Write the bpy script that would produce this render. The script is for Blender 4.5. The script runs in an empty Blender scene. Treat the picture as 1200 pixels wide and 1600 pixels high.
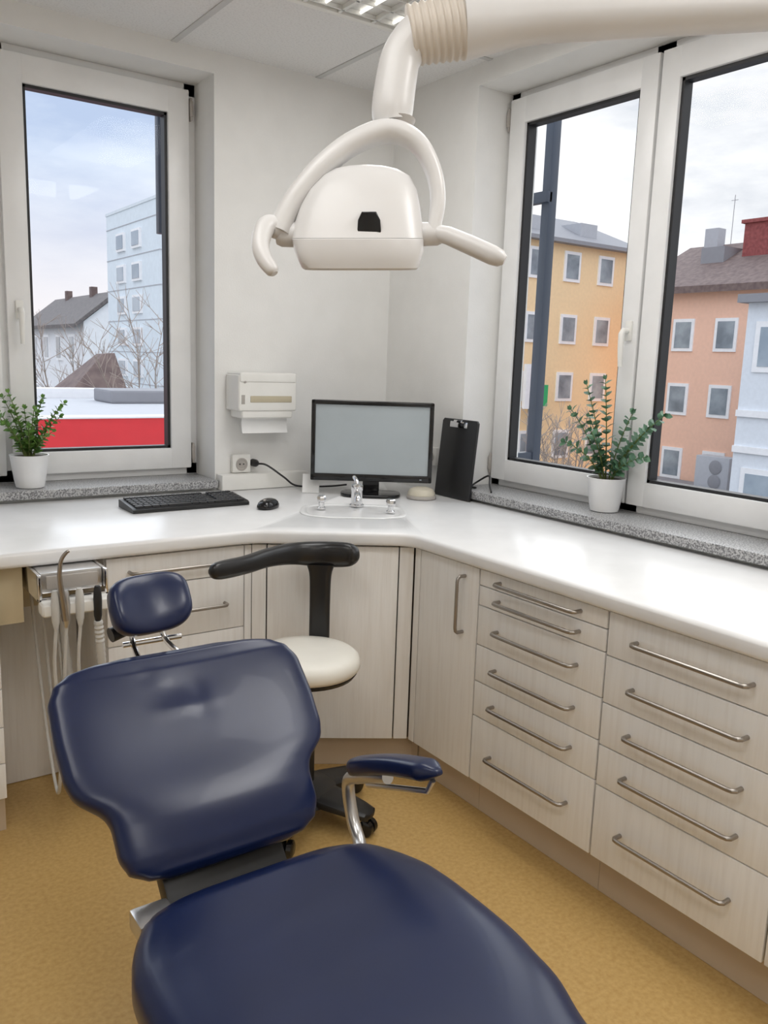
import bpy, bmesh, math, random
from mathutils import Vector, Matrix
random.seed(7)
S = bpy.context.scene; COL = S.collection
V = Vector
# ---------------------------------------------------------------- camera solve
CAM = V((0, 0, 1.417)); F = 1319.0
fwd = V((.5688, .8034, -.1762)).normalized()
right = V((.8193, -.5726, .0332)); right = (right - fwd*right.dot(fwd)).normalized()
down = fwd.cross(right)
def ray(px, py): return fwd + right*((px-600)/F) + down*((py-800)/F)
def PD(px, py, d): return CAM + ray(px, py)*d
def onX(px, py, x): r = ray(px, py); return CAM + r*(x/r.x)
def onY(px, py, y): r = ray(px, py); return CAM + r*(y/r.y)
def onZ(px, py, z): r = ray(px, py); return CAM + r*((z-CAM.z)/r.z)
cd = bpy.data.cameras.new('camera'); cam = bpy.data.objects.new('camera', cd); COL.objects.link(cam)
R3 = Matrix((right, -down, -fwd)).transposed()
cam.matrix_world = Matrix.Translation(CAM) @ R3.to_4x4()
cd.lens = F*36/1600; cd.sensor_width = 36; cd.clip_start = .02; cd.clip_end = 500
S.camera = cam
S.view_settings.view_transform = 'Standard'
try: S.view_settings.look = 'None'
except Exception: pass
S.view_settings.exposure = .18

# ---------------------------------------------------------------- materials
def mat(name, col, rough=.5, metal=0, col2=None, scale=8, stretch=(1,1,1), detail=4, lo=.35, hi=.65,
        bump=0, bscale=60, coat=0, spec=.5, emit=0, bstretch=(1,1,1)):
    m = bpy.data.materials.new(name); m.use_nodes = True
    nt = m.node_tree; N = nt.nodes; L = nt.links
    p = N['Principled BSDF']
    tc = N.new('ShaderNodeTexCoord'); mp = N.new('ShaderNodeMapping')
    mp.inputs['Scale'].default_value = stretch
    L.new(tc.outputs['Object'], mp.inputs['Vector'])
    nz = N.new('ShaderNodeTexNoise'); nz.inputs['Scale'].default_value = scale; nz.inputs['Detail'].default_value = detail
    L.new(mp.outputs['Vector'], nz.inputs['Vector'])
    rp = N.new('ShaderNodeValToRGB'); rp.color_ramp.elements[0].position = lo; rp.color_ramp.elements[1].position = hi
    c2 = col2 or tuple(c*.95 for c in col)
    rp.color_ramp.elements[0].color = (*c2, 1); rp.color_ramp.elements[1].color = (*col, 1)
    L.new(nz.outputs['Fac'], rp.inputs['Fac']); L.new(rp.outputs['Color'], p.inputs['Base Color'])
    p.inputs['Roughness'].default_value = rough; p.inputs['Metallic'].default_value = metal
    p.inputs['Coat Weight'].default_value = coat; p.inputs['Specular IOR Level'].default_value = spec
    if emit:
        L.new(rp.outputs['Color'], p.inputs['Emission Color']); p.inputs['Emission Strength'].default_value = emit
    if bump:
        mp2 = N.new('ShaderNodeMapping'); mp2.inputs['Scale'].default_value = bstretch
        L.new(tc.outputs['Object'], mp2.inputs['Vector'])
        n2 = N.new('ShaderNodeTexNoise'); n2.inputs['Scale'].default_value = bscale; n2.inputs['Detail'].default_value = 3
        L.new(mp2.outputs['Vector'], n2.inputs['Vector'])
        b = N.new('ShaderNodeBump'); b.inputs['Strength'].default_value = bump; b.inputs['Distance'].default_value = .01
        L.new(n2.outputs['Fac'], b.inputs['Height']); L.new(b.outputs['Normal'], p.inputs['Normal'])
    return m
M = {}
M['wall'] = mat('wall_paint', (.83,.825,.805), .8, col2=(.80,.795,.775), bump=.06, bscale=160)
M['ceil'] = mat('ceiling_tile', (.80,.795,.785), .9, col2=(.70,.695,.685), scale=130, lo=.3, hi=.5, bump=.12, bscale=140)
M['grid'] = mat('grid_metal', (.60,.60,.59), .5)
M['floor'] = mat('linoleum', (.60,.40,.155), .40, col2=(.48,.295,.095), scale=80, detail=14, lo=.26, hi=.70, bump=.012, bscale=140)
M['pvc'] = mat('window_plastic', (.84,.84,.835), .32)
M['gasket'] = mat('black_rubber', (.012,.012,.014), .5)
M['granite'] = mat('granite', (.50,.50,.50), .35, col2=(.16,.16,.165), scale=190, detail=6, lo=.42, hi=.58)
M['wood'] = mat('limed_ash', (.91,.90,.88), .5, col2=(.84,.82,.79), scale=11, stretch=(8,8,.45), detail=10, lo=.22, hi=.56, bump=.05, bscale=20, bstretch=(8,8,.6))
M['carcass'] = mat('carcass', (.13,.11,.09), .8)
M['plinth'] = mat('plinth_tan', (.62,.505,.37), .5)
M['work'] = mat('white_laminate', (.85,.85,.85), .26, spec=.45)
M['ceramic'] = mat('ceramic', (.86,.86,.855), .15)
M['steel'] = mat('brushed_steel', (.40,.37,.34), .34, 1)
M['chrome'] = mat('chrome', (.75,.75,.76), .1, 1)
M['silver'] = mat('silver_paint', (.60,.59,.58), .28, .9)
M['vinyl'] = mat('navy_vinyl', (.0058,.0132,.056), .29, col2=(.0050,.0112,.048), scale=5, bump=.02, bscale=16, coat=.04, spec=.42)
M['black'] = mat('black_plastic', (.012,.012,.013), .4)
M['blackgloss'] = mat('black_gloss', (.008,.008,.009), .12)
M['blackleather'] = mat('black_leather', (.010,.010,.011), .30)
M['cream'] = mat('cream_vinyl', (.86,.835,.76), .4)
M['lampw'] = mat('lamp_plastic', (.715,.705,.695), .36, coat=.04)
M['collar'] = mat('collar_beige', (.66,.60,.525), .45)
M['lampgrey'] = mat('lamp_grey', (.42,.39,.36), .4)
M['screen'] = mat('screen_glass', (.36,.40,.42), .25, emit=.10)
M['white'] = mat('white_plastic', (.83,.82,.78), .4)
M['paper'] = mat('paper', (.86,.86,.85), .9)
M['yellowed'] = mat('yellowed_strip', (.52,.46,.33), .4)
M['pot'] = mat('pot_white', (.83,.83,.83), .35)
M['soil'] = mat('soil', (.05,.035,.02), .95)
M['leaf1'] = mat('leaf_green', (.20,.36,.08), .5, col2=(.08,.20,.04), scale=30)
M['leaf2'] = mat('leaf_dark', (.12,.25,.14), .5, col2=(.045,.125,.065), scale=30)
M['stem'] = mat('stem_green', (.14,.18,.05), .6)
M['beige'] = mat('beige_plastic', (.62,.57,.46), .5)
M['beigewood'] = mat('beige_board', (.72,.62,.42), .6)
M['hose'] = mat('grey_hose', (.60,.595,.57), .45)
M['tube_light'] = mat('light_tube', (1,.97,.9), .4, emit=1.2)
M['reflector'] = mat('reflector', (.75,.75,.73), .3, .3)
M['key'] = mat('key_black', (.02,.02,.022), .45)
# outdoors
M['tower'] = mat('pale_blue_render', (.72,.79,.84), .7)
M['towerside'] = mat('pale_panels', (.70,.76,.80), .7)
M['housew'] = mat('white_render', (.80,.81,.83), .8)
M['roofdark'] = mat('dark_tiles', (.17,.15,.145), .8, col2=(.11,.10,.10), scale=12)
M['roofbrown'] = mat('brown_tiles', (.20,.145,.13), .8, col2=(.13,.09,.085), scale=6)
M['roofgrey'] = mat('grey_roofing', (.28,.28,.30), .8)
M['flatgrey'] = mat('flat_roof_grey', (.46,.47,.50), .8)
M['red'] = mat('red_fascia', (.78,.04,.05), .5)
M['yellow'] = mat('yellow_render', (.90,.67,.40), .8)
M['orange'] = mat('orange_render', (.87,.55,.41), .8)
M['bluewhite'] = mat('blue_white_render', (.74,.78,.83), .8)
M['brick'] = mat('red_brick', (.32,.085,.08), .8, col2=(.21,.05,.05), scale=9)
M['glassdark'] = mat('window_dark', (.36,.41,.45), .1, col2=(.17,.20,.23), scale=1.2)
M['glasspale'] = mat('window_pale', (.40,.46,.52), .1, col2=(.28,.34,.40), scale=1.2)
M['frame'] = mat('window_white', (.88,.88,.89), .5)
M['green'] = mat('sign_green', (.03,.42,.15), .5)
M['bark'] = mat('bark', (.30,.25,.21), .9)
M['twig'] = mat('twig', (.40,.33,.285), .9)
M['post'] = mat('slate_paint', (.055,.07,.10), .45)
M['ground'] = mat('asphalt', (.25,.25,.25), .9)
def glass():
    m = bpy.data.materials.new('window_glass'); m.use_nodes = True
    nt = m.node_tree; nt.nodes.clear()
    o = nt.nodes.new('ShaderNodeOutputMaterial'); mx = nt.nodes.new('ShaderNodeMixShader')
    t = nt.nodes.new('ShaderNodeBsdfTransparent'); g = nt.nodes.new('ShaderNodeBsdfGlossy')
    g.inputs['Roughness'].default_value = .02; t.inputs['Color'].default_value = (.97,.98,.98,1)
    mx.inputs['Fac'].default_value = .006
    nt.links.new(t.outputs[0], mx.inputs[1]); nt.links.new(g.outputs[0], mx.inputs[2]); nt.links.new(mx.outputs[0], o.inputs[0])
    return m
M['glass'] = glass()

# ---------------------------------------------------------------- mesh helpers
def fm(O, U, N, Z=(0,0,1)):
    U, N, Z, O = V(U), V(N), V(Z), V(O)
    return Matrix(((U.x,N.x,Z.x,O.x),(U.y,N.y,Z.y,O.y),(U.z,N.z,Z.z,O.z),(0,0,0,1)))
SWAP = Matrix(((1,0,0,0),(0,0,1,0),(0,1,0,0),(0,0,0,1)))
def catmull(pts, n=8):
    P = [V(p) for p in pts]; out = []
    Q = [P[0]*2-P[1]] + P + [P[-1]*2-P[-2]]
    for i in range(1, len(Q)-2):
        a, b, c, d = Q[i-1], Q[i], Q[i+1], Q[i+2]
        for k in range(n):
            t = k/n
            out.append(.5*((2*b)+(c-a)*t+(2*a-5*b+4*c-d)*t*t+(3*b-a-3*c+d)*t**3))
    out.append(P[-1]); return out
def cat1(vals, n=8): return [p.x for p in catmull([V((v,0,0)) for v in vals], n)]
def sring(c, U, W, a, b, n=32, e=2.5):
    r = []
    for i in range(n):
        t = 2*math.pi*i/n; ct, st = math.cos(t), math.sin(t)
        r.append(V(c) + V(U)*(a*math.copysign(abs(ct)**(2/e), ct)) + V(W)*(b*math.copysign(abs(st)**(2/e), st)))
    return r
def aring(c, U, W, a, b, n=96, e=3.5):
    # superellipse sampled evenly along its length
    m = 60
    def P(t):
        ct, st = math.cos(t), math.sin(t)
        return (a*math.copysign(abs(ct)**(2/e), ct), b*math.copysign(abs(st)**(2/e), st))
    D = []
    for k in range(4):
        for i in range(m):
            f = i/m; f = (f*f*f*4 if f < .5 else 1-4*(1-f)**3)
            D.append(P((k+f)*math.pi/2))
    D.append(D[0]); L = [0]
    for p, q in zip(D, D[1:]): L.append(L[-1]+math.hypot(q[0]-p[0], q[1]-p[1]))
    out = []; j = 0
    for i in range(n):
        s = L[-1]*i/n
        while L[j+1] < s: j += 1
        t = (s-L[j])/max(1e-9, L[j+1]-L[j]); x = D[j][0]+(D[j+1][0]-D[j][0])*t; y = D[j][1]+(D[j+1][1]-D[j][1])*t
        out.append(V(c)+V(U)*x+V(W)*y)
    return out
def interp(x, tab):
    if x <= tab[0][0]: return tab[0][1]
    for (a, p), (b, q) in zip(tab, tab[1:]):
        if x <= b:
            t = (x-a)/(b-a); t = t*t*(3-2*t)*.5 + t*.5
            return p + (q-p)*t
    return tab[-1][1]
class B:
    def __init__(s): s.bm = bmesh.new()
    def _merge(s, t, Mx=None):
        if Mx is not None: t.transform(Mx)
        me = bpy.data.meshes.new('tmp'); t.to_mesh(me); t.free(); s.bm.from_mesh(me); bpy.data.meshes.remove(me); return s
    def box(s, a, b, bev=0, Mx=None, seg=2):
        t = bmesh.new(); bmesh.ops.create_cube(t, size=1)
        a, b = V(a), V(b)
        for v in t.verts: v.co = V(tuple((a[i]+b[i])/2 + v.co[i]*(b[i]-a[i]) for i in range(3)))
        if bev: bmesh.ops.bevel(t, geom=t.edges[:], offset=bev, segments=seg, profile=.6, affect='EDGES')
        return s._merge(t, Mx)
    def prism(s, poly, z0, z1, bev=0, Mx=None, seg=3, allbev=False):
        t = bmesh.new(); vs = [t.verts.new((p[0], p[1], z0)) for p in poly]
        f = t.faces.new(vs); r = bmesh.ops.extrude_face_region(t, geom=[f])
        for v in r['geom']:
            if isinstance(v, bmesh.types.BMVert): v.co.z = z1
        bmesh.ops.recalc_face_normals(t, faces=t.faces[:])
        if bev:
            ed = [e for e in t.edges if allbev or abs(e.verts[0].co.z-e.verts[1].co.z) < 1e-6]
            bmesh.ops.bevel(t, geom=ed, offset=bev, segments=seg, profile=.5, affect='EDGES')
        return s._merge(t, Mx)
    def loft(s, rings, cap=True):
        R = [[s.bm.verts.new(p) for p in r] for r in rings]; n = len(R[0])
        for a, b in zip(R, R[1:]):
            for i in range(n): s.bm.faces.new((a[i], a[(i+1)%n], b[(i+1)%n], b[i]))
        if cap: s.bm.faces.new(R[0][::-1]); s.bm.faces.new(R[-1])
        return s
    def tube(s, pts, r, n=12, cap=True):
        P = [V(p) for p in pts]; rs = r if isinstance(r, (list, tuple)) else [r]*len(P)
        T = []
        for i in range(len(P)):
            d = P[min(i+1, len(P)-1)] - P[max(i-1, 0)]
            T.append(d.normalized() if d.length > 1e-9 else V((0,0,1)))
        u = T[0].cross(V((0,0,1)))
        if u.length < .05: u = T[0].cross(V((1,0,0)))
        u.normalize(); rings = []
        for p, t, rr in zip(P, T, rs):
            u = u - t*u.dot(t); u.normalize(); w = t.cross(u)
            rings.append([p + (u*math.cos(2*math.pi*k/n) + w*math.sin(2*math.pi*k/n))*rr for k in range(n)])
        return s.loft(rings, cap)
    def band(s, pts, across, wa, wb, n=20, e=2.6):
        # flattened bar along pts; wa = half size along `across`, wb = half size in the other direction
        rings = []
        for i, p in enumerate(pts):
            t = (pts[min(i+1,len(pts)-1)]-pts[max(i-1,0)]).normalized(); a = V(across); a = (a-t*a.dot(t)).normalized()
            rings.append(sring(p, a, a.cross(t), wa[i], wb[i], n, e))
        return s.loft(rings)
    def lathe(s, prof, n=32, Mx=None):
        t = B(); t.loft([[V((r*math.cos(2*math.pi*k/n), r*math.sin(2*math.pi*k/n), z)) for k in range(n)] for r, z in prof])
        return s._merge(t.bm, Mx)
    def poly(s, pts):
        s.bm.faces.new([s.bm.verts.new(p) for p in pts]); return s
OFF = {}
def props(o, label, cat, group=None, kind=None):
    if label: o['label'] = label
    if cat: o['category'] = cat
    if group: o['group'] = group
    if kind: o['kind'] = kind
def thing(name, label, cat, loc=(0,0,0), group=None, kind=None):
    o = bpy.data.objects.new(name, None); COL.objects.link(o); o.location = loc
    o.empty_display_size = .1; OFF[o] = V(loc); props(o, label, cat, group, kind); return o
def part(name, b, m, parent=None, label=None, loc=(0,0,0), ang=35, smooth=True):
    off = OFF[parent] if parent else V(loc)
    b.bm.transform(Matrix.Translation(-off))
    bmesh.ops.recalc_face_normals(b.bm, faces=b.bm.faces[:])
    me = bpy.data.meshes.new(name); b.bm.to_mesh(me); b.bm.free()
    o = bpy.data.objects.new(name, me); COL.objects.link(o); me.materials.append(M[m])
    if smooth:
        me.polygons.foreach_set('use_smooth', [True]*len(me.polygons))
        me.set_sharp_from_angle(angle=math.radians(ang))
    OFF[o] = off
    if parent: o.parent = parent
    else: o.location = off
    if label: o['label'] = label
    return o
def solo(name, b, m, label, cat, loc=(0,0,0), group=None, kind=None, **k):
    o = part(name, b, m, None, None, loc, **k); props(o, label, cat, group, kind); return o

# ---------------------------------------------------------------- room shell
WX, WY, CZ, TH = 2.31, 3.28, 2.57, .33
X0, Y0 = -1.3, -1.5
SB, ST = .872, .905           # window sill slab
WT = 2.49                     # top of the window openings
solo('floor', B().box((X0-.1,Y0-.1,-.1),(WX+TH,WY+TH,0)), 'floor', 'mottled ochre yellow linoleum floor', 'floor', kind='structure')
cl = thing('ceiling', 'suspended ceiling of white speckled square tiles', 'ceiling', (0,0,CZ), kind='structure')
part('ceiling_tiles', B().box((X0-.1,Y0-.1,CZ),(WX+TH,WY+TH,CZ+.15)), 'ceil', cl)
g = B()
for k in range(-3, 3):
    x = 1.285+.625*k
    if X0 < x < WX: g.box((x-.012,Y0,CZ-.004),(x+.012,WY,CZ))
for k in range(-6, 1):
    y = 2.655+.625*k
    if Y0 < y < WY: g.box((X0,y-.012,CZ-.0035),(WX,y+.012,CZ))
part('ceiling_grid', g, 'grid', cl)
def wall(name, label, O, U, N, a, b, o0=None, o1=None):
    Mx = fm(O, U, N); w = B()
    if o0 is None: w.box((a,-TH,0),(b,0,CZ), Mx=Mx)
    else:
        w.box((a,-TH,0),(o0,0,CZ), Mx=Mx); w.box((o1,-TH,0),(b,0,CZ), Mx=Mx)
        w.box((o0,-TH,0),(o1,0,SB), Mx=Mx); w.box((o0,-TH,WT),(o1,0,CZ), Mx=Mx)
    solo(name, w, 'wall', label, 'wall', kind='structure', smooth=False)
B0, B1 = -.085, 1.446
wall('wall_back', 'white painted wall holding the left window and towel dispenser', (0,WY,0), (1,0,0), (0,-1,0), X0-.1, WX+TH, B0, B1)
A0, A1 = 1.225, 2.715
wall('wall_right', 'white painted wall holding the right double window', (WX,0,0), (0,1,0), (-1,0,0), Y0-.1, WY, A0, A1)
wall('wall_left', 'plain white wall at the left end of the worktop', (X0,0,0), (0,1,0), (1,0,0), Y0-.1, WY)
wall('wall_front', 'plain white wall opposite the left window', (0,Y0,0), (1,0,0), (0,1,0), X0, WX)

# ---------------------------------------------------------------- windows
def window(name, label, O, U, N, o0, o1, sashes, proud, handles, hinges):
    Mx = fm(O, U, N)
    r = thing(name, label, 'window', Mx @ V(((o0+o1)/2, 0, ST)), kind='structure')
    f = B(); fw = .05
    f.box((o0,-.06,ST),(o0+fw,0,WT),.003,Mx); f.box((o1-fw,-.06,ST),(o1,0,WT),.003,Mx)
    f.box((o0,-.06,WT-fw),(o1,0,WT),.003,Mx); f.box((o0,-.06,ST),(o1,0,ST+fw),.003,Mx)
    mid = (sashes[0][1]+sashes[1][0])/2
    f.box((mid-.04,-.06,ST),(mid+.04,0,WT),.003,Mx)
    part('window_frame', f, 'pvc', r)
    s_ = B().box((o0+.002,-.01,SB),(o1-.002,proud,ST),.004,Mx)
    part('window_sill', s_, 'granite', r, 'speckled grey granite sill')
    for (a, b, ga, gb) in sashes:
        z0, z1, g0, g1 = ST+.03, WT-.03, 1.022, 2.362
        s = B()
        s.box((a,-.02,z0),(ga,.025,z1),.005,Mx); s.box((gb,-.02,z0),(b,.025,z1),.005,Mx)
        s.box((ga-.003,-.02,z0),(gb+.003,.025,g0),.005,Mx); s.box((ga-.003,-.02,g1),(gb+.003,.025,z1),.005,Mx)
        sash = part('sash', s, 'pvc', r)
        q = B(); e = .011
        q.box((ga-.002,-.03,g0),(ga+e,.012,g1),0,Mx); q.box((gb-e,-.03,g0),(gb+.002,.012,g1),0,Mx)
        q.box((ga,-.03,g0-.002),(gb,.012,g0+e),0,Mx); q.box((ga,-.03,g1-e),(gb,.012,g1+.002),0,Mx)
        part('gasket', q, 'gasket', sash)
        part('pane', B().poly([Mx @ V(c) for c in ((ga,-.01,g0),(gb,-.01,g0),(gb,-.01,g1),(ga,-.01,g1))]), 'glass', sash)
    for (u, z) in handles:
        h = B().box((u-.014,.024,z-.035),(u+.014,.036,z+.035),.005,Mx)
        h.tube([Mx @ V((u,.03,z)), Mx @ V((u,.06,z)), Mx @ V((u,.068,z-.012)), Mx @ V((u,.066,z-.06)), Mx @ V((u,.062,z-.125))], [.009,.010,.0105,.0105,.008])
        part('handle', h, 'white', r)
    for (u, z) in hinges:
        h = B().box((u-.007,.005,z-.03),(u+.007,.032,z+.03),.004,Mx)
        h.box((u-.004,.005,z-.045),(u+.004,.028,z+.042),.003,Mx)
        part('hinge', h, 'lampgrey', r, 'small grey hinge')
window('window_1', 'left white plastic window above the keyboard, overlooking a red canopy', (0,3.47,0), (1,0,0), (0,-1,0), B0, B1,
       [(-.055,.668,.03,.583),(.692,1.411,.778,1.322)], .23, [(.735,1.56)], [(1.420,2.39),(1.420,1.0)])
window('window_2', 'right white plastic window with two sashes, overlooking orange buildings', (2.49,0,0), (0,1,0), (-1,0,0), A0, A1,
       [(1.252,1.967,1.335,1.892),(1.979,2.695,2.052,2.609)], .225, [(2.012,1.55)], [(2.703,2.39),(2.703,1.0)])

# ---------------------------------------------------------------- ceiling light
fl = thing('ceiling_light', 'recessed louvred light in the tiled ceiling above the lamp arm', 'ceiling light', (1.6,2.33,CZ-.02))
x0, x1, y0, y1 = 1.33, 1.87, 1.46, 2.64
f = B()
for a, b in (((x0,y0),(x0+.025,y1)),((x1-.025,y0),(x1,y1)),((x0,y0),(x1,y0+.025)),((x0,y1-.025),(x1,y1))):
    f.box((*a,CZ-.02),(*b,CZ-.004),.003)
part('frame', f, 'white', fl)
part('reflector', B().box((x0+.02,y0+.02,CZ-.0035),(x1-.02,y1-.02,CZ-.001)), 'reflector', fl)
lv = B()
for i in range(13):
    y = y0+.05+i*(y1-y0-.1)/12
    lv.box((x0+.02,y-.003,CZ-.018),(x1-.02,y+.003,CZ-.004))
for i in range(1,4):
    x = x0+(x1-x0)*i/4
    lv.box((x-.006,y0+.02,CZ-.018),(x+.006,y1-.02,CZ-.004))
part('louvre', lv, 'reflector', fl)
for i in (0,1,2,3):
    x = x0+(x1-x0)*(i+.5)/4
    part('light_tube', B().tube([(x,y0+.05,CZ-.009),(x,y1-.05,CZ-.009)], .005, 10), 'tube_light', fl)

# ---------------------------------------------------------------- cabinets
CT, PZ = .808, .122
def bow(Mx, ua, ub, za, zb, out=.032, r=.0058):
    pts = [(ua,0,za),(ua,out*.7,za)]
    du, dz = ub-ua, zb-za; L = math.hypot(du,dz); eu, ez = du/L, dz/L
    pts += [(ua+eu*.006,out*.93,za+ez*.006),(ua+eu*.016,out,za+ez*.016),(ub-eu*.016,out,zb-ez*.016),(ub-eu*.006,out*.93,zb-ez*.006),(ub,out*.7,zb),(ub,0,zb)]
    return B().tube([Mx @ V(p) for p in pts], r, 10)
RO, RU, RN = (1.68,0,0), (0,1,0), (-1,0,0)
LO, LU, LN = (0,2.47,0), (1,0,0), (0,-1,0)
def drawers(label, O, U, N, u0, u1, zs, depth, hl=.312):
    Mx = fm(O, U, N)
    r = thing('drawer_cabinet', label, 'cabinet', Mx @ V(((u0+u1)/2, -depth/2, 0)), 'drawer cabinets under the worktop')
    part('body', B().box((u0+.016,-depth,PZ-.004),(u1-.016,-.019,CT),0,Mx), 'carcass', r)
    for a in (u0+.001, u1-.015): part('side_panel', B().box((a,-depth,PZ-.004),(a+.014,-.024,CT),.001,Mx), 'wood', r)
    part('plinth', B().box((u0-.0008,-depth+.02,.001),(u1+.0008,-.05,PZ-.005),0,Mx), 'plinth', r)
    for zt, zb in zip(zs, zs[1:]):
        d = part('drawer', B().box((u0+.0015,-.018,zb+.0015),(u1-.0015,0,zt-.0015),.0025,Mx), 'wood', r)
        c, z = (u0+u1)/2, (zt+zb)/2
        part('handle', bow(Mx, c-hl/2, c+hl/2, z, z), 'steel', d, 'brushed steel bow handle')
    return r
drawers('limed wood cabinet of six drawers between narrow door and five-drawer cabinet', RO, RU, RN, 1.364, 1.858, [.808,.757,.695,.570,.453,.340,.125], .58)
drawers('limed wood cabinet of five wide drawers under right window', RO, RU, RN, .863, 1.361, [.808,.69,.562,.445,.332,.125], .58)
drawers('limed wood cabinet at the right edge, only its corner in frame', RO, RU, RN, .36, .860, [.808,.69,.562,.445,.332,.125], .58)
drawers('limed wood drawer cabinet under the keyboard, behind the chair headrest', LO, LU, LN, .74, 1.192, [.808,.712,.53,.33,.125], .70)
drawers('limed wood drawer stack at the left edge, beside the knee space', LO, LU, LN, -.06, .44, [.808,.73,.655,.58,.46,.345,.235,.125], .70)
# narrow door cabinet
Mx = fm(RO, RU, RN)
r = thing('door_cabinet', 'narrow limed wood cabinet with one door and vertical handle', 'cabinet', (1.95,2.02,0))
part('body', B().box((1.862,-.58,PZ-.004),(2.182,-.019,CT),0,Mx), 'carcass', r)
part('plinth', B().box((1.860,-.56,.001),(2.182,-.05,PZ-.005),0,Mx), 'plinth', r)
d = part('door', B().box((1.862,-.018,PZ+.003),(2.150,0,CT-.002),.0025,Mx), 'wood', r)
part('handle', bow(Mx, 1.925, 1.925, .590, .770), 'steel', d, 'brushed steel bow handle')
part('filler_strip', B().box((2.154,-.018,PZ+.003),(2.183,0,CT-.002),.0025,Mx), 'wood', r)
# diagonal corner cabinet
dl = V((1.68-1.2184, 2.187-2.47, 0)); DLEN = dl.length; DU = dl.normalized(); DN = V((DU.y, -DU.x, 0))
Mx = fm((1.2184,2.47,0), DU, DN)
r = thing('corner_cabinet', 'diagonal limed wood corner cabinet under the sink, behind the stool', 'cabinet', (1.7,2.7,0))
part('body', B().prism([(1.20,2.497),(1.228,2.497),(1.702,2.208),(1.702,2.19),(2.25,2.19),(2.25,3.2),(1.20,3.2)], PZ-.004, .766), 'carcass', r)
part('plinth', B().prism([(1.20,2.525),(1.236,2.525),(1.73,2.225),(1.73,2.19),(2.2,2.19),(2.2,3.15),(1.20,3.15)], .001, PZ-.005), 'plinth', r)
part('door', B().box((.052,-.018,PZ+.003),(.488,0,CT-.002),.0025,Mx), 'wood', r)
part('filler_strip', B().box((.001,-.018,PZ+.003),(.048,0,CT-.002),.0025,Mx), 'wood', r)
part('filler_strip', B().box((.492,-.018,PZ+.003),(DLEN-.002,0,CT-.002),.0025,Mx), 'wood', r)
part('filler_strip', B().box((1.194,2.47,PZ+.003),(1.2184,2.488,CT-.002),.0025), 'wood', r)
# knee space
kp = thing('back_panel', 'white board with beige rail closing the back of the knee space', 'panel', (.59,2.8,0))
part('board', B().box((.443,2.80,.002),(.737,2.82,.60),.002), 'wood', kp)
part('rail', B().box((.443,2.785,.602),(.737,2.82,.812),.002), 'beigewood', kp, 'beige rail')
part('side_board', B().box((.443,2.50,.64),(.512,2.784,.812),.002), 'beigewood', kp, 'beige side board')
# worktop
WZ0, WZ = .815, .86
def rnd(p, q, s, r, n=6):
    p, q, s = V((*p,0)), V((*q,0)), V((*s,0)); a = q+(p-q).normalized()*r; b = q+(s-q).normalized()*r
    out = []
    for i in range(n+1):
        t = i/n; c = a*(1-t)**2 + q*2*t*(1-t) + b*t*t; out.append((c.x, c.y))
    return out
PA, PB = (1.21,2.44), (1.65,2.17)
poly = [(-.30,2.44)] + rnd((-.3,2.44),PA,PB,.05) + rnd(PA,PB,(1.65,.2),.06) + [(1.65,.25),(2.307,.25),(2.307,3.277),(-.30,3.277)]
wt = solo('worktop', B().prism(poly, WZ0, WZ, .012), 'work', 'continuous white worktop running around the corner under both windows', 'worktop', (1.6,2.6,WZ0), ang=60)
sc = onZ(552, 799, WZ); SU, SV = DU, -DN
cut = part('cutter', B().loft([sring(V((sc.x,sc.y,z)), SU, SV, .172, .122, 40, 3.2) for z in (.70,.95)]), 'work')
bo = wt.modifiers.new('b', 'BOOLEAN'); bo.operation = 'DIFFERENCE'; bo.object = cut; bo.solver = 'EXACT'
dg = bpy.context.evaluated_depsgraph_get()
me = bpy.data.meshes.new_from_object(wt.evaluated_get(dg)); wt.modifiers.clear(); wt.data = me; me.name = 'worktop'
bpy.data.objects.remove(cut)
# sink
sp = V((sc.x, sc.y, 0))
rg = [sring(sp+V((0,0,z)), SU, SV, a, b, 40, 3.2) for a, b, z in
      ((.198,.148,.8605),(.197,.147,.8625),(.190,.140,.8640),(.178,.128,.8635),(.166,.116,.858),(.160,.110,.84),(.150,.10,.80),(.12,.08,.775),(.03,.025,.770))]
sk = thing('sink', 'white ceramic basin set into the worktop in front of the monitor', 'sink', (sc.x,sc.y,.77))
part('bowl', B().loft(rg), 'ceramic', sk)
part('drain', B().lathe([(.001,.7715),(.022,.7715),(.022,.774),(.001,.774)], 20, Matrix.Translation(sp)), 'chrome', sk)
tp = onZ(557, 792, WZ); tp = V((tp.x,tp.y,.8642)); ft = -SV
fa = thing('faucet', 'chrome mixer tap standing behind the sink', 'faucet', tp)
part('body', B().lathe([(.028,0),(.028,.005),(.022,.009),(.021,.058),(.024,.064),(.023,.080),(.012,.087),(.001,.088)], 24, Matrix.Translation(tp)), 'chrome', fa)
part('spout', B().tube(catmull([tp+V((0,0,.042)), tp+ft*.03+V((0,0,.052)), tp+ft*.085+V((0,0,.048)), tp+ft*.10+V((0,0,.030))],5), .012), 'chrome', fa)
part('lever', B().tube(catmull([tp+V((0,0,.08)), tp-ft*.012-SU*.004+V((0,0,.098)), tp-ft*.03-SU*.012+V((0,0,.108))],5), [.009]*5+[.008]*5+[.007]), 'chrome', fa)
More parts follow.
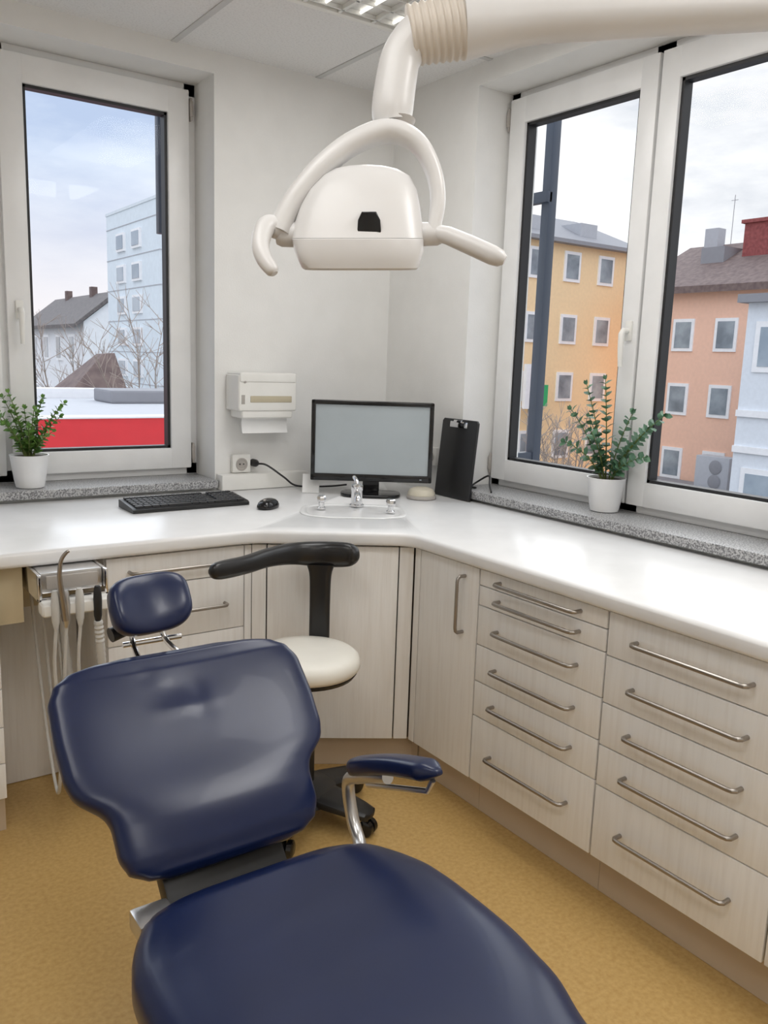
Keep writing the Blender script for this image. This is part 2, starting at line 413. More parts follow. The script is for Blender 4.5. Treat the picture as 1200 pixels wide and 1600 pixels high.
for (px, py, lb) in ((502,797,'small chrome tap knob on the keyboard side of the sink'),(610,803,'small chrome tap knob on the clipboard side of the sink')):
    q = onZ(px,py,WZ); q = V((q.x,q.y,.8645))
    t = thing('tap_knob', lb, 'tap', q, 'tap knobs beside the faucet')
    part('base', B().lathe([(.016,0),(.016,.006),(.011,.010),(.011,.026)], 18, Matrix.Translation(q)), 'chrome', t)
    part('knob', B().lathe([(.011,.026),(.017,.029),(.018,.045),(.014,.051),(.001,.052)], 8, Matrix.Translation(q)), 'chrome', t)

# ---------------------------------------------------------------- things on the worktop
fh = V((.565,.825,0)).normalized(); rh = V((fh.y,-fh.x,0))
mb = V((1.968,2.882,WZ)); Mx = fm(mb, rh, -fh)
mo = thing('monitor', 'black computer monitor with blank grey screen in the corner', 'monitor', mb)
part('base', B().prism([(p.x,p.y) for p in sring(V((0,.0,0)),V((1,0,0)),V((0,1,0)),.125,.085,40,3)], .001, .014, .004, Mx), 'blackgloss', mo)
part('neck', B().box((-.035,-.05,.012),(.035,-.02,.13),.006,Mx), 'blackgloss', mo)
zb, zt, hw = .060, .392, .252
cs = B().box((-hw,-.045,zb),(hw,.0,zt),.008,Mx)
cs.box((-hw,-.004,zb),(hw,.012,zb+.030),.005,Mx); cs.box((-hw,-.004,zt-.018),(hw,.012,zt),.005,Mx)
cs.box((-hw,-.004,zb),(-hw+.018,.012,zt),.005,Mx); cs.box((hw-.018,-.004,zb),(hw,.012,zt),.005,Mx)
part('casing', cs, 'blackgloss', mo)
part('screen', B().box((-hw+.017,-.002,zb+.029),(hw-.017,.003,zt-.017),0,Mx), 'screen', mo)
part('power_light', B().box((hw-.05,.011,zb+.012),(hw-.042,.0135,zb+.016),0,Mx), 'glassdark', mo)
# keyboard
kb = thing('keyboard', 'black computer keyboard lying below the left window', 'keyboard', (1.185,2.955,WZ+.001))
Mx = fm((1.185,2.955,WZ+.001),(.94,.02,0),(0,.96,0))
t = B(); t.loft([[Mx @ V((x,y,z)) for y,z in ((-.082,0),(.082,0),(.082,.026),(.074,.029),(-.070,.016),(-.082,.011))] for x in (-.24,.24)])
part('case', t, 'black', kb)
t = B()
for row in range(6):
    y = -.058+row*.024 + (.006 if row == 5 else 0)
    n = 21 if row else 14
    for i in range(n):
        x = -.225+(i+.5)*.45/n
        if row == 0 and 4 <= i <= 6:
            if i != 5: continue
            w = .047
        else: w = .45/n/2-.0015
        if row and i in (15,): continue
        z = .0165+(y+.07)*.088
        t.box((x-w,y-.010,z-.003),(x+w,y+.010,z+.006),.0015,Mx,1)
part('keys', t, 'key', kb)
# mouse
q = onZ(419,794,WZ); ms = thing('mouse', 'small black computer mouse beside the keyboard', 'mouse', (q.x,q.y,WZ+.001))
ax, ay = V((.8,.6,0)), V((-.6,.8,0))
part('shell', B().loft([sring(q+V((0,0,.001+z)), ax, ay, .056*k, .034*k, 28, 2.4) for z,k in ((0,.93),(.004,1),(.012,1),(.022,.9),(.030,.70),(.035,.42),(.0365,.1))]), 'blackgloss', ms)
part('scroll_wheel', B().tube([q-ax*.028+ay*.004+V((0,0,.031)), q-ax*.028-ay*.004+V((0,0,.031))], .007, 14), 'lampgrey', ms)
# clipboard
cb = thing('clipboard', 'black clipboard leaning upright against the wall beside the monitor', 'clipboard', (2.24,2.67,WZ))
bot, top = V((2.256,0,WZ+.001)), V((2.287,0,1.188)); zz = (top-bot).normalized(); nn = V((-zz.z,0,zz.x))
Mx = fm((bot.x,2.690,bot.z), (0,1,0), nn, zz); Lc = (top-bot).length
part('board', B().prism([(-.113,0),(.113,0),(.113,Lc-.01),(.103,Lc),(-.103,Lc),(-.113,Lc-.01)], 0, .012, .003, Mx @ SWAP), 'black', cb)
part('clip', B().box((-.055,.011,Lc-.035),(.055,.018,Lc-.010),.003,Mx).box((-.025,.014,Lc-.015),(.025,.026,Lc-.004),.003,Mx), 'chrome', cb, 'chrome clip')
# round beige device
q = onZ(658,779,WZ)
rd = thing('desk_speaker', 'low round beige device standing between monitor and clipboard', 'speaker', (q.x,q.y,WZ))
part('foot', B().lathe([(.058,.001),(.062,.004),(.062,.012),(.056,.016)], 32, Matrix.Translation((q.x,q.y,WZ))), 'lampgrey', rd)
part('cover', B().lathe([(.057,.016),(.056,.028),(.048,.040),(.030,.047),(.001,.049)], 32, Matrix.Translation((q.x,q.y,WZ))), 'beige', rd)
# card beside monitor
q = onZ(486,768,WZ)
solo('card_holder', B().prism([(0,0),(.04,0),(.010,.075),(.005,.075)], -.035, .035, .001, Matrix.Translation((q.x,q.y,WZ+.001)) @ fm((0,0,0), (-fh), V((0,0,1)), rh)), 'paper', 'small white folded card standing behind the left side of the monitor', 'card', (q.x,q.y,WZ))
# cable duct and sockets
solo('cable_duct', B().box((1.452,3.218,.8615),(1.86,3.279,.927),.004), 'white', 'white cable duct along the wall behind the keyboard', 'duct', (1.6,3.25,.86))
def socket(label, O, U, N):
    Mx = fm(O, U, N)
    s = thing('power_socket', label, 'socket', O, 'power sockets')
    part('plate', B().box((-.042,.001,-.036),(.042,.022,.042),.006,Mx), 'white', s)
    part('insert', B().lathe([(.027,.0205),(.027,.0245),(.021,.0245),(.019,.0225),(.001,.0225)], 24, Mx @ SWAP), 'lampgrey', s)
    part('contact', B().box((-.011,.0215,-.002),(-.006,.024,.003),0,Mx), 'gasket', s)
    part('contact', B().box((.006,.0215,-.002),(.011,.024,.003),0,Mx), 'gasket', s)
q = onY(374,732,3.28)
socket('white wall socket with a free outlet below the towel dispenser', V((q.x,3.279,.965)), V((1,0,0)), V((0,-1,0)))
q2 = onX(678,713,WX)
socket('white wall socket half hidden between monitor and clipboard', V((WX-.001,q2.y,q2.z)), V((0,1,0)), V((-1,0,0)))
c0 = V((q.x+.062,3.235,.968))
cbl = thing('black_cable', 'black cable plugged into the wall above the white cable duct', 'cable', (c0.x,3.26,.968))
part('plug', B().tube([V((c0.x,3.278,.968)),V((c0.x,3.25,.968)),c0], [.016,.016,.009], 16), 'black', cbl)
part('flex', B().tube(catmull([c0, c0+V((.03,-.03,-.005)), V((1.71,3.165,.915)), V((1.76,3.155,.878)), V((1.84,3.14,.870)), V((1.93,3.12,.870)), V((2.00,3.12,.872))],7), .0042, 8), 'black', cbl)
solo('loose_cable', B().tube(catmull([V((2.296,2.50,.910)),V((2.34,2.56,.93)),V((2.37,2.60,.96)),V((2.36,2.655,.93)),V((2.33,2.66,.910)),V((2.32,2.62,.910))],6), .004, 8), 'black', 'thin black cable looped on the granite sill beside the clipboard', 'cable', (2.33,2.6,.905))
# towel dispenser
td = thing('towel_dispenser', 'white paper towel dispenser mounted on the wall above the socket', 'towel dispenser', (1.62,3.279,1.17))
part('body', B().box((1.493,3.15,1.195),(1.760,3.279,1.345),.012,seg=3), 'white', td)
part('lid', B().box((1.497,3.146,1.312),(1.756,3.275,1.352),.010,seg=3), 'white', td)
part('tray', B().box((1.510,3.155,1.165),(1.745,3.270,1.20),.012,seg=3), 'white', td)
part('level_window', B().box((1.545,3.1475,1.232),(1.735,3.152,1.258),.003), 'yellowed', td, 'yellowed level strip')
part('lock', B().lathe([(.006,0),(.006,.004),(.001,.005)], 14, fm((1.520,3.151,1.315),(1,0,0),(0,0,1),(0,-1,0))), 'lampgrey', td)
part('badge', B().box((1.505,3.148,1.225),(1.520,3.152,1.262),.001), 'lampgrey', td)
pt = B(); rr = []
for i in range(7):
    z = 1.175-i*.012; rr.append([V((x, 3.185+dy+.006*math.sin(i*.6), z)) for x, dy in ((1.525,0),(1.735,0),(1.735,.004),(1.525,.004))])
part('paper_towel', pt.loft(rr), 'paper', td)

# ---------------------------------------------------------------- plants
def leaf(b, p, d, nrm, L, W):
    d = d.normalized(); s = d.cross(nrm); s = s.normalized() if s.length > 1e-4 else V((1,0,0)); n = s.cross(d)
    P = [p, p+d*L*.3+s*W*.42+n*L*.06, p+d*L*.65+s*W*.46+n*L*.06, p+d*L-n*L*.08, p+d*L*.65-s*W*.46+n*L*.06, p+d*L*.3-s*W*.42+n*L*.06, p+d*L*.5]
    v = [b.bm.verts.new(q) for q in P]
    for f in ((0,1,6),(1,2,6),(2,3,6),(3,4,6),(4,5,6),(5,0,6)): b.bm.faces.new([v[i] for i in f])
def plant(label, loc, stems, lm, L, W, step, sc, taper=.45):
    r = thing('potted_plant', label, 'plant', loc, 'potted plants on the window sills'); T = Matrix.Translation(loc)
    part('pot', B().lathe([(.045*sc,.001),(.050*sc,.003),(.056*sc,.03),(.068*sc,.118),(.070*sc,.124),(.066*sc,.124),(.062*sc,.112),(.001,.112)], 36, T), 'pot', r)
    part('soil', B().lathe([(.0615*sc,.1125),(.058*sc,.117),(.001,.119)], 24, T), 'soil', r)
    lv = B()
    for (dx, dy, h, bend) in stems:
        b0 = V(loc)+V((dx*.12,dy*.12,.112)); pts = []
        for i in range(9):
            t = i/8; pts.append(b0+V((dx*t*(.55+.45*t), dy*t*(.55+.45*t), h*t-bend*t*t)))
        part('stem', B().tube(pts, [.0030-.0018*i/8 for i in range(9)], 6), 'stem', r)
        pl = catmull(pts, 6); acc = 0; ang = random.random()*6
        for i in range(1, len(pl)):
            acc += (pl[i]-pl[i-1]).length
            if acc > step and i > 6:
                acc = 0; ang += 1.45; t = (pl[i]-pl[i-1]).normalized()
                u = t.cross(V((.3,.9,.1))).normalized(); w = t.cross(u)
                k = 1-taper*(i/len(pl))
                for sg in (0, math.pi):
                    o = u*math.cos(ang+sg)+w*math.sin(ang+sg)
                    leaf(lv, pl[i], o*.9+t*(.35+.35*random.random()), t, L*k*(.85+.3*random.random()), W*k)
        t = (pl[-1]-pl[-2]).normalized()
        for a in range(3): leaf(lv, pl[-1], t+V((math.cos(a*2.1),math.sin(a*2.1),0))*.35, V((0,1,.2)), L*.5, W*.4)
    part('foliage', lv, lm, r, ang=180)
q = onZ(46,764,ST)
random.seed(3)
st = [(math.cos(a)*rad_, math.sin(a)*rad_*.7, h, .02) for a, rad_, h in ((0.2,.11,.17),(.9,.09,.22),(1.6,.05,.20),(2.4,.09,.24),(3.1,.11,.22),(3.8,.10,.15),(4.6,.07,.14),(5.4,.10,.12),(.5,.06,.24),(2.9,.04,.20),(3.4,.06,.26),(5.9,.10,.20),(.1,.12,.22),(5.0,.05,.2),(3.6,.13,.2))]
plant('leafy bright green plant in a white pot beside the left window', (q.x+.012,3.325,ST), st, 'leaf1', .036, .028, .015, 1.0)
q = onZ(947,798,ST)
random.seed(11)
# (spread towards the room, spread along the sill, height, droop)
st = [(-.10,.08,.27,.02),(-.15,.05,.19,.05),(-.07,.05,.34,.0),(-.03,.01,.37,.01),(-.02,-.16,.22,.02),(-.03,-.22,.28,.03),(-.05,-.18,.16,.05),(-.09,.0,.20,.02),(-.01,-.09,.27,.02),(.01,.10,.24,.02)]
plant('dark green eucalyptus plant in a white pot on the right sill', (q.x-.012,q.y,ST), st, 'leaf2', .040, .037, .021, 1.0, .35)

# ---------------------------------------------------------------- dental operating lamp
D = 1.35; K = D/F
la = thing('dental_lamp', 'white dental operating lamp hanging on a jointed arm in front of the corner', 'lamp', PD(560,345,D))
Lf = ray(560,385).normalized(); Lr = (right - Lf*right.dot(Lf)).normalized(); Ld = Lf.cross(Lr)
def sect(py, cx, hw, b, e=2.6, n=48): return sring(PD(cx,py,D+.03), Lr, Lf, hw*K, b, n, e)
part('lamp_head', B().loft([sect(*s) for s in ((258,572,10,.008,2.2),(259.5,572,30,.021,2.2),(264,571,51,.034,2.2),(275,570,72,.046,2.2),(296,566,87,.055,2.4),(322,562,96,.062,2.6),(350,560,101.5,.067,2.9),(372.6,559,103.5,.070,3.3))]), 'lampw', la, ang=60)
part('lens_housing', B().loft([sect(*s) for s in ((373,559,103,.0695,3.3),(374.2,559,104,.0705,3.4),(392,561,102,.069,3.8),(408,562,96,.064,4),(418,563,92,.060,4),(421,563,88,.056,4))]), 'lampw', la)
fx = fm(PD(576,352,D+.03)-Lf*.0675, Lr, -Lf, -Ld)
part('sensor', B().prism([(-19*K,-18*K),(19*K,-18*K),(17*K,6*K),(11*K,18*K),(-11*K,18*K),(-17*K,6*K)], -.02, .004, .002, fx @ SWAP), 'blackgloss', la, 'black sensor window')
yk = [(436,366,.015),(448,336,.02),(470,300,.025),(508,257,.032),(553,223,.04),(606,205,.045),(649,221,.04),(675,262,.035),(684,312,.028),(676,366,.022)]
part('yoke', B().band(catmull([PD(x,y,D+d) for x,y,d in yk],8), Lf, cat1([.022,.026,.030,.034,.036,.036,.032,.026,.020,.015],8), cat1([.019,.0185,.0185,.0185,.0185,.019,.0165,.014,.0125,.0115],8), 24, 2.4), 'lampw', la)
part('hub', B().tube([PD(x,366,D+.022) for x in (432,440,466,476)], [.016,.020,.021,.017], 20), 'lampw', la)
part('hub', B().tube([PD(x,366,D+.025) for x in (655,662,684,690)], [.018,.019,.018,.015], 20), 'lampw', la)
part('grip', B().tube(catmull([PD(436,356,D+.015),PD(416,354,D),PD(407,380,D-.02),PD(412,403,D-.03),PD(425,422,D-.035),PD(429,428,D-.036)],6), cat1([.019,.0165,.0145,.013,.011,.006],6), 16), 'lampw', la)
part('grip', B().tube([PD(x,y,D+d) for x,y,d in ((682,364,.02),(700,368,.015),(735,383,.005),(770,399,-.005),(782,404,-.008),(789,407,-.009))], [.013,.0145,.0155,.0155,.0135,.007], 18), 'lampw', la)
part('joint', B().tube([PD(622,214,D+.05),PD(621,190,D+.05)], [.017,.030], 20), 'lampgrey', la)
part('stem', B().tube(catmull([PD(615,196,D+.05),PD(613,172,D+.05),PD(620,120,D+.05),PD(628,88,D+.05),PD(652,58,D+.05),PD(690,46,D+.05)],7), cat1([.030,.0345,.034,.033,.036,.040],7), 24), 'lampw', la)
ax0, ax1 = PD(640,56,D+.05), PD(728,40,D+.05); pts, rs = [], []
for i in range(57):
    t = i/56; pts.append(ax0.lerp(ax1,t)); rs.append((.045+.005*t)*(1+.04*math.sin(t*2*math.pi*8)))
part('bellows', B().tube(pts, rs, 28), 'collar', la, 'beige ribbed collar', ang=80)
part('arm', B().tube([PD(x,y,D+d) for x,y,d in ((724,40,.05),(735,39,.05),(790,34,.05),(850,28,.05),(1200,10,.05),(1500,-4,.05))], [.052,.051,.042,.038,.037,.037], 28), 'lampw', la)
pe = PD(1500,-4,D+.05)
part('support_pole', B().tube([V((pe.x,pe.y,pe.z-.05)),V((pe.x,pe.y,CZ+.001))], .042, 24), 'lampw', la)
part('ceiling_flange', B().lathe([(.044,-.012),(.11,-.012),(.12,-.004),(.12,.001),(.044,.001)], 32, Matrix.Translation((pe.x,pe.y,CZ))), 'lampw', la)

# ---------------------------------------------------------------- dental chair
CX = .625
ch = thing('dental_chair', 'reclined navy blue dental treatment chair in the foreground', 'dental chair', (CX,.9,0))
bd = V((0,.686,.728)).normalized(); bn = V((0,-bd.z,bd.y)); b0 = V((CX,1.335,.505))
HW = [(-.012,.12),(-.004,.160),(.015,.190),(.045,.202),(.10,.203),(.122,.211),(.137,.226),(.152,.245),(.168,.258),(.20,.267),(.27,.270),(.350,.267),(.382,.252),(.402,.226),(.416,.18),(.425,.11)]
HT = [(-.012,.008),(0,.020),(.03,.029),(.09,.031),(.3,.028),(.38,.027),(.41,.021),(.425,.006)]
def hws(s):
    if .03 < s < .37: return sum(interp(s+k*.004,HW) for k in (-2,-1,0,1,2))/5
    return interp(s,HW)
rg = []
for i in range(121):
    s = -.012+.437*i/120; hw, ht = hws(s), interp(s,HT)
    ring = []
    c_ = b0+bd*s-bn*.026
    for p in aring(c_, V((1,0,0)), bn, hw, ht, 110, 4.6):
        x = p.x-CX; u = x/.266
        o = .016*u*u*min(1,max(0,s/.12)) + .011*math.exp(-((s-.09)/.09)**2)*(1-u*u)
        if (p-c_).dot(bn) > 0:
            x2 = x+.015
            o += -.0024*math.exp(-(x2/.06)**2-((s-.335)/.03)**2) + .0014*math.exp(-(x2/.050)**2-((s-.292)/.014)**2)
            o += -.0012*math.exp(-((x2-.035)/.014)**2-((s-.305)/.03)**2) - .0010*math.exp(-((x2+.06)/.02)**2-((s-.37)/.02)**2)
        ring.append(p + bn*o)
    rg.append(ring)
part('backrest', B().loft(rg), 'vinyl', ch, ang=70)
# seat
SH = [(.08,.10),(.10,.15),(.3,.195),(.5,.20),(.67,.225),(.79,.270),(.9,.288),(1.06,.292),(1.12,.287),(1.18,.268),(1.23,.241),(1.262,.212),(1.282,.168),(1.292,.12)]
SZ = [(.08,.40),(.3,.45),(.55,.468),(.75,.466),(.95,.462),(1.1,.456),(1.292,.453)]
STK = [(.08,.01),(.11,.04),(.3,.05),(.7,.056),(1.1,.058),(1.23,.054),(1.275,.038),(1.292,.010)]
rg = []
for i in range(121):
    y = 1.292-1.212*(i/120); z, ht = interp(y,SZ), interp(y,STK); ring = []
    hw = sum(interp(y+k*.01,SH) for k in (-2,-1,0,1,2))/5 if .2 < y < 1.24 else interp(y,SH)
    for p in aring(V((CX+.02,y,z)), V((1,0,0)), V((0,0,1)), hw, ht, 100, 3.8):
        u = min(1, abs(p.x-CX-.02)/.29)
        ring.append(p + V((0,0,-.014*(1-u*u)**1.5*math.exp(-((y-.98)/.22)**2))) if p.z > z else p)
    rg.append(ring)
part('seat', B().loft(rg), 'vinyl', ch, ang=70)
# headrest
hc = V((.602,1.70,.893)); hu = V((.985,.17,0)).normalized(); hn = V((0,-.80,.60)).normalized(); hd = V((0,.60,.80))
rg = []
for i in range(33):
    t = -1+2*i/32; k = (1-abs(t)**3.2)**(1/3.2) if abs(t) < 1 else .02
    c = hc + hu*(.094*t); k = max(k,.04); cc = .018*(1-t*t)
    rg.append([p - hn*(cc*1.2*max(0,(p-c).dot(hn)/.035)) for p in sring(c, hd, hn, .066*k, .042*k, 32, 2.6)])
hr = part('headrest', B().loft(rg), 'vinyl', ch, ang=70)
part('headrest_bracket', B().tube(catmull([hc-hn*.03+V((-.035,0,-.01)), hc-hn*.055+V((-.035,-.03,-.055)), b0+bd*.40+V((-.055,0,.0))-bn*.055],6), .006, 10)
     .tube(catmull([hc-hn*.03+V((.035,0,-.01)), hc-hn*.055+V((.035,-.03,-.055)), b0+bd*.40+V((.05,0,0))-bn*.055],6), .006, 10)
     .tube([hc-hn*.045+V((-.055,-.015,-.065)), hc-hn*.045+V((.075,-.015,-.065))], .006, 10)
     .box((hc.x-.03,hc.y+.0,hc.z-.07),(hc.x+.03,hc.y+.05,hc.z-.02),.008), 'chrome', ch, 'chrome headrest bracket')
part('lock_knob', B().tube([hc+V((-.055,.01,-.055)),hc+V((-.085,.005,-.06))], [.014,.016], 16), 'black', ch)
part('backrest_support', B().box((-.125,-.13,-.03),(.125,.34,.010),.008,fm(b0-bn*.070, (1,0,0), bd, bn)), 'black', ch, 'black backrest support')
part('seat_bracket', B().box((CX-.13,1.20,.36),(CX+.12,1.33,.412),.015), 'black', ch, 'black seat bracket')
part('hinge', B().box((CX-.205,1.262,.424),(CX-.135,1.325,.462),.008), 'silver', ch, 'silver hinge block')
part('pedestal', B().box((CX-.15,.55,.12),(CX+.15,1.12,.41),.03,seg=3), 'lampw', ch)
part('foot_plate', B().box((CX-.24,.40,.001),(CX+.24,1.18,.12),.03,seg=3), 'lampw', ch)
# armrest
ar = B(); pa, pb = V((.925,1.405,.560)), V((.935,1.115,.672)); ad = (pb-pa).normalized(); an = V((0,ad.z,-ad.y)); an = an if an.z > 0 else -an
rg = []
for i in range(25):
    t = i/24; k = min(1, .25+6*t, .25+7*(1-t)); rg.append(sring(pa.lerp(pb,t)+an*(.010*math.sin(t*math.pi)), V((1,0,0)), an, .029*k, .019*k, 24, 3.0))
part('armrest_pad', ar.loft(rg), 'vinyl', ch, ang=70)
part('armrest_bracket', B().tube(catmull([pa.lerp(pb,.45)-an*.016, pa.lerp(pb,.12)-an*.02, V((.925,1.405,.525)), V((.925,1.385,.45)), V((.91,1.33,.415)), V((.84,1.24,.425))],7), .014, 14)
     .tube([pa.lerp(pb,.2)-an*.034, pa.lerp(pb,.85)-an*.036, pa.lerp(pb,.92)-an*.015], .006, 10), 'silver', ch, 'silver armrest bracket')

# ---------------------------------------------------------------- stool
sx, sy, sz = 1.232, 2.125, .540
so = thing('stool', 'round cream dentist stool with curved black arm support on castors', 'stool', (sx,sy,0)); T = Matrix.Translation((sx,sy,0))
part('seat', B().lathe([(.12,sz-.058),(.156,sz-.054),(.165,sz-.043),(.167,sz-.028),(.161,sz-.010),(.146,sz+.002),(.11,sz+.008),(.05,sz+.009),(.001,sz+.009)], 48, T), 'cream', so, 'cream vinyl seat', ang=60)
part('seat_plate', B().lathe([(.001,sz-.080),(.10,sz-.080),(.150,sz-.068),(.158,sz-.056),(.12,sz-.053),(.001,sz-.053)], 40, T), 'black', so)
part('gas_column', B().lathe([(.03,.09),(.032,.10),(.032,.30),(.02,.305),(.02,sz-.075)], 24, T), 'black', so)
part('base_hub', B().lathe([(.09,.068),(.11,.074),(.10,.105),(.05,.122),(.035,.126),(.001,.127)], 32, T), 'black', so)
for k in range(5):
    a = .15+k*2*math.pi/5; d_ = V((math.cos(a),math.sin(a),0)); e_ = V((-d_.y,d_.x,0)); c_ = V((sx,sy,0))
    rg = [sring(c_+d_*x+V((0,0,z)), e_, V((0,0,1)), w, h, 16, 3) for x,z,w,h in ((.03,.092,.062,.022),(.10,.088,.060,.020),(.20,.078,.046,.015),(.238,.075,.034,.012),(.246,.074,.014,.006))]
    lg = part('leg', B().loft(rg), 'black', so)
    w_ = c_+d_*.225+e_*.012
    part('castor', B().tube([w_-e_*.024+V((0,0,.026)),w_-e_*.020+V((0,0,.026)),w_-e_*.004+V((0,0,.026)),w_+V((0,0,.026))], [.018,.025,.025,.018], 20)
         .tube([w_+e_*.003+V((0,0,.026)),w_+e_*.006+V((0,0,.026)),w_+e_*.02+V((0,0,.026)),w_+e_*.024+V((0,0,.026))], [.018,.025,.025,.018], 20).tube([c_+d_*.225+V((0,0,.03)),c_+d_*.225+V((0,0,.068))], .008, 10), 'blackgloss', lg)
pp = PD(500,930,2.70); pp = V((pp.x,pp.y,0))
pst = [(V((sx,sy,sz-.070)),.020,.014),(V((sx,sy,0)).lerp(pp,.6)+V((0,0,sz-.078)),.026,.014),(pp+V((0,0,sz-.06)),.031,.016),(pp+V((0,0,sz+.0)),.033,.017),(pp+V((0,0,sz+.10)),.033,.017),(pp+V((0,0,.735)),.035,.018),(pp+V((0,0,.775)),.045,.020)]
cpt = catmull([a for a,_,_ in pst],6); wa = cat1([b for _,b,_ in pst],6); wb = cat1([c for _,_,c in pst],6)
part('back_post', B().band(cpt, rh, wa, wb, 20, 3.2), 'blackleather', so, ang=70)
ap = [(558,869,2.66),(547,867,2.675),(505,866,2.69),(460,865,2.66),(420,871,2.58),(385,882,2.50),(350,890,2.44),(334,893,2.41),(328,894,2.40)]
cp = catmull([PD(*p) for p in ap], 6); hh = cat1([.014,.037,.041,.035,.029,.027,.027,.022,.008],6); hd_ = cat1([.012,.024,.027,.025,.023,.022,.021,.016,.008],6)
rg = []
for i, p in enumerate(cp):
    t = (cp[min(i+1,len(cp)-1)]-cp[max(i-1,0)]).normalized(); s = t.cross(V((0,0,1))).normalized(); u = s.cross(t)
    rg.append(sring(p, s, u, hd_[i], hh[i], 20, 2.6))
part('arm_support', B().loft(rg), 'blackleather', so, 'curved black arm support', ang=70)

# ---------------------------------------------------------------- instrument unit under the worktop
iu = thing('instrument_unit', 'grey dental instrument unit with hanging hoses under the left worktop', 'instrument unit', (.62,2.5,.74))
part('housing', B().box((.530,2.37,.752),(.700,2.74,.812),.008), 'silver', iu)
part('front_panel', B().box((.545,2.362,.765),(.685,2.372,.803),.004), 'lampgrey', iu)
part('side_frame', B().box((.520,2.35,.735),(.530,2.70,.811),.003).box((.700,2.35,.735),(.710,2.70,.811),.003).box((.520,2.35,.735),(.710,2.37,.745),.003), 'chrome', iu)
part('holder_bar', B().box((.520,2.31,.700),(.715,2.365,.738),.012,seg=3), 'white', iu, 'white holder bar')
yy = 2.325
for i, (px, m) in enumerate(((84,'hose'),(100,'silver'),(122,'hose'),(150,'black'))):
    p = onY(px, 935, yy); x = p.x
    h = part('handpiece', B().tube([V((x,yy-.015,.775)),V((x,yy-.015,.765)),V((x,yy-.015,.735)),V((x,yy-.015,.690)),V((x,yy-.015,.668))], [.007,.010,.012,.011,.006], 14), m, iu)
    if i < 3:
        pts = [V((x,yy-.015,.672)), V((x-.004,yy,.55)), V((x+(.01 if i != 1 else -.008),yy+.02,.36)), V((x+.012,yy+.06,.17+.05*i)), V((x+.02,yy+.14,.13+.06*i)), V((x+.02,yy+.24,.30)), V((x+.01,yy+.28,.56)), V((x,yy+.29,.756))]
        part('hose', B().tube(catmull(pts,8), .0048, 10), 'hose', h)
    else:
        pts = catmull([V((x,yy-.015,.675)), V((x+.01,yy,.56)), V((x+.022,yy+.03,.40)), V((x+.012,yy+.10,.26)), V((x-.01,yy+.2,.30)), V((x-.02,yy+.28,.55)), V((x-.03,yy+.29,.756))],16)
        part('hose', B().tube(pts, [.0135 if k % 2 else .0112 for k in range(len(pts))], 12), 'hose', h, 'ribbed suction hose')
p = onY(98,930,2.31)
part('suction_tip', B().tube(catmull([V((p.x+.004,2.305,.69)), V((p.x-.004,2.30,.76)), V((p.x-.010,2.295,.82)), V((p.x-.006,2.29,.862)), V((p.x+.006,2.285,.883)), V((p.x+.014,2.283,.888))],6), cat1([.009,.008,.0065,.0055,.005,.004],6), 12), 'steel', iu, 'curved steel suction tip')

# ---------------------------------------------------------------- outdoors
GZ = -7
solo('ground', B().box((-60,-40,GZ-.2),(120,140,GZ)), 'ground', 'grey street level far below the windows', 'ground', kind='structure')
def win(parent, ax, c, u, z, w, h, m='glassdark'):
    def bx(o, k, d0, d1):
        a, b = (u-w/2+k, z-h/2+k), (u+w/2-k, z+h/2-k)
        return o.box((a[0],c-d1,a[1]),(b[0],c-d0,b[1])) if ax == 'y' else o.box((c-d1,a[0],a[1]),(c-d0,b[0],b[1]))
    f = part('window', bx(B(), 0, -.05, .06), 'frame', parent, smooth=False)
    k = .13*min(w,h)
    part('pane', bx(B(), k, .0, .075), m, f, smooth=False)
# tower
t = thing('tower_block', 'pale blue tower block seen through the left window', 'building', (9,22,GZ))
part('wall', B().box((7.44,20,GZ),(12,24,5.0)), 'tower', t, smooth=False)
part('roof', B().box((7.42,19.98,5.0),(12.02,24.02,5.07)), 'towerside', t, smooth=False)
sm = B()
for k in range(6): sm.box((7.428,19.988,.62+k*.8),(12,24,.64+k*.8))
part('panel_joints', sm, 'flatgrey', t, smooth=False)
for z in (4.22,3.42,2.62,1.82,1.02,.22):
    for y in (22.75,21.55): win(t, 'x', 7.44, y, z, .62, .46, 'glasspale')
    win(t, 'y', 20, 8.4, z, .5, .46, 'glasspale')
# white house
t = thing('house', 'white house with dark pitched roof beyond the red canopy', 'building', (8.6,30,GZ))
part('wall', B().loft([[V((7.6,y,GZ)),V((9.6,y,GZ)),V((9.6,y,2.3)),V((8.6,y,3.1)),V((7.6,y,2.3))] for y in (27,34)]), 'housew', t, smooth=False)
part('roof', B().loft([[V((7.3,y,2.10)),V((8.6,y,3.14)),V((9.9,y,2.10)),V((9.9,y,2.22)),V((8.6,y,3.28)),V((7.3,y,2.22))] for y in (26.9,34.2)]), 'roofdark', t, smooth=False)
for y in (29,32): part('chimney', B().box((8.45,y,2.9),(8.65,y+.25,3.5)), 'roofbrown', t, smooth=False)
for y in (28.2,29.8,31.4,33):
    for z in (1.5,-.2): win(t, 'x', 7.6, y, z, .65, .85)
# brown roofed house
t = thing('small_house', 'low house with brown hipped roof in front of the tower block', 'building', (5,17.6,GZ))
part('wall', B().box((4.55,17,GZ),(5.5,18.2,.62)), 'housew', t, smooth=False)
part('roof', B().loft([[V((4.45,16.9,.6)),V((5.6,16.9,.6)),V((5.6,18.3,.6)),V((4.45,18.3,.6))],[V((5.25,17.4,1.36)),V((5.5,17.4,1.39)),V((5.5,17.8,1.39)),V((5.25,17.8,1.36))]]), 'roofbrown', t, smooth=False)
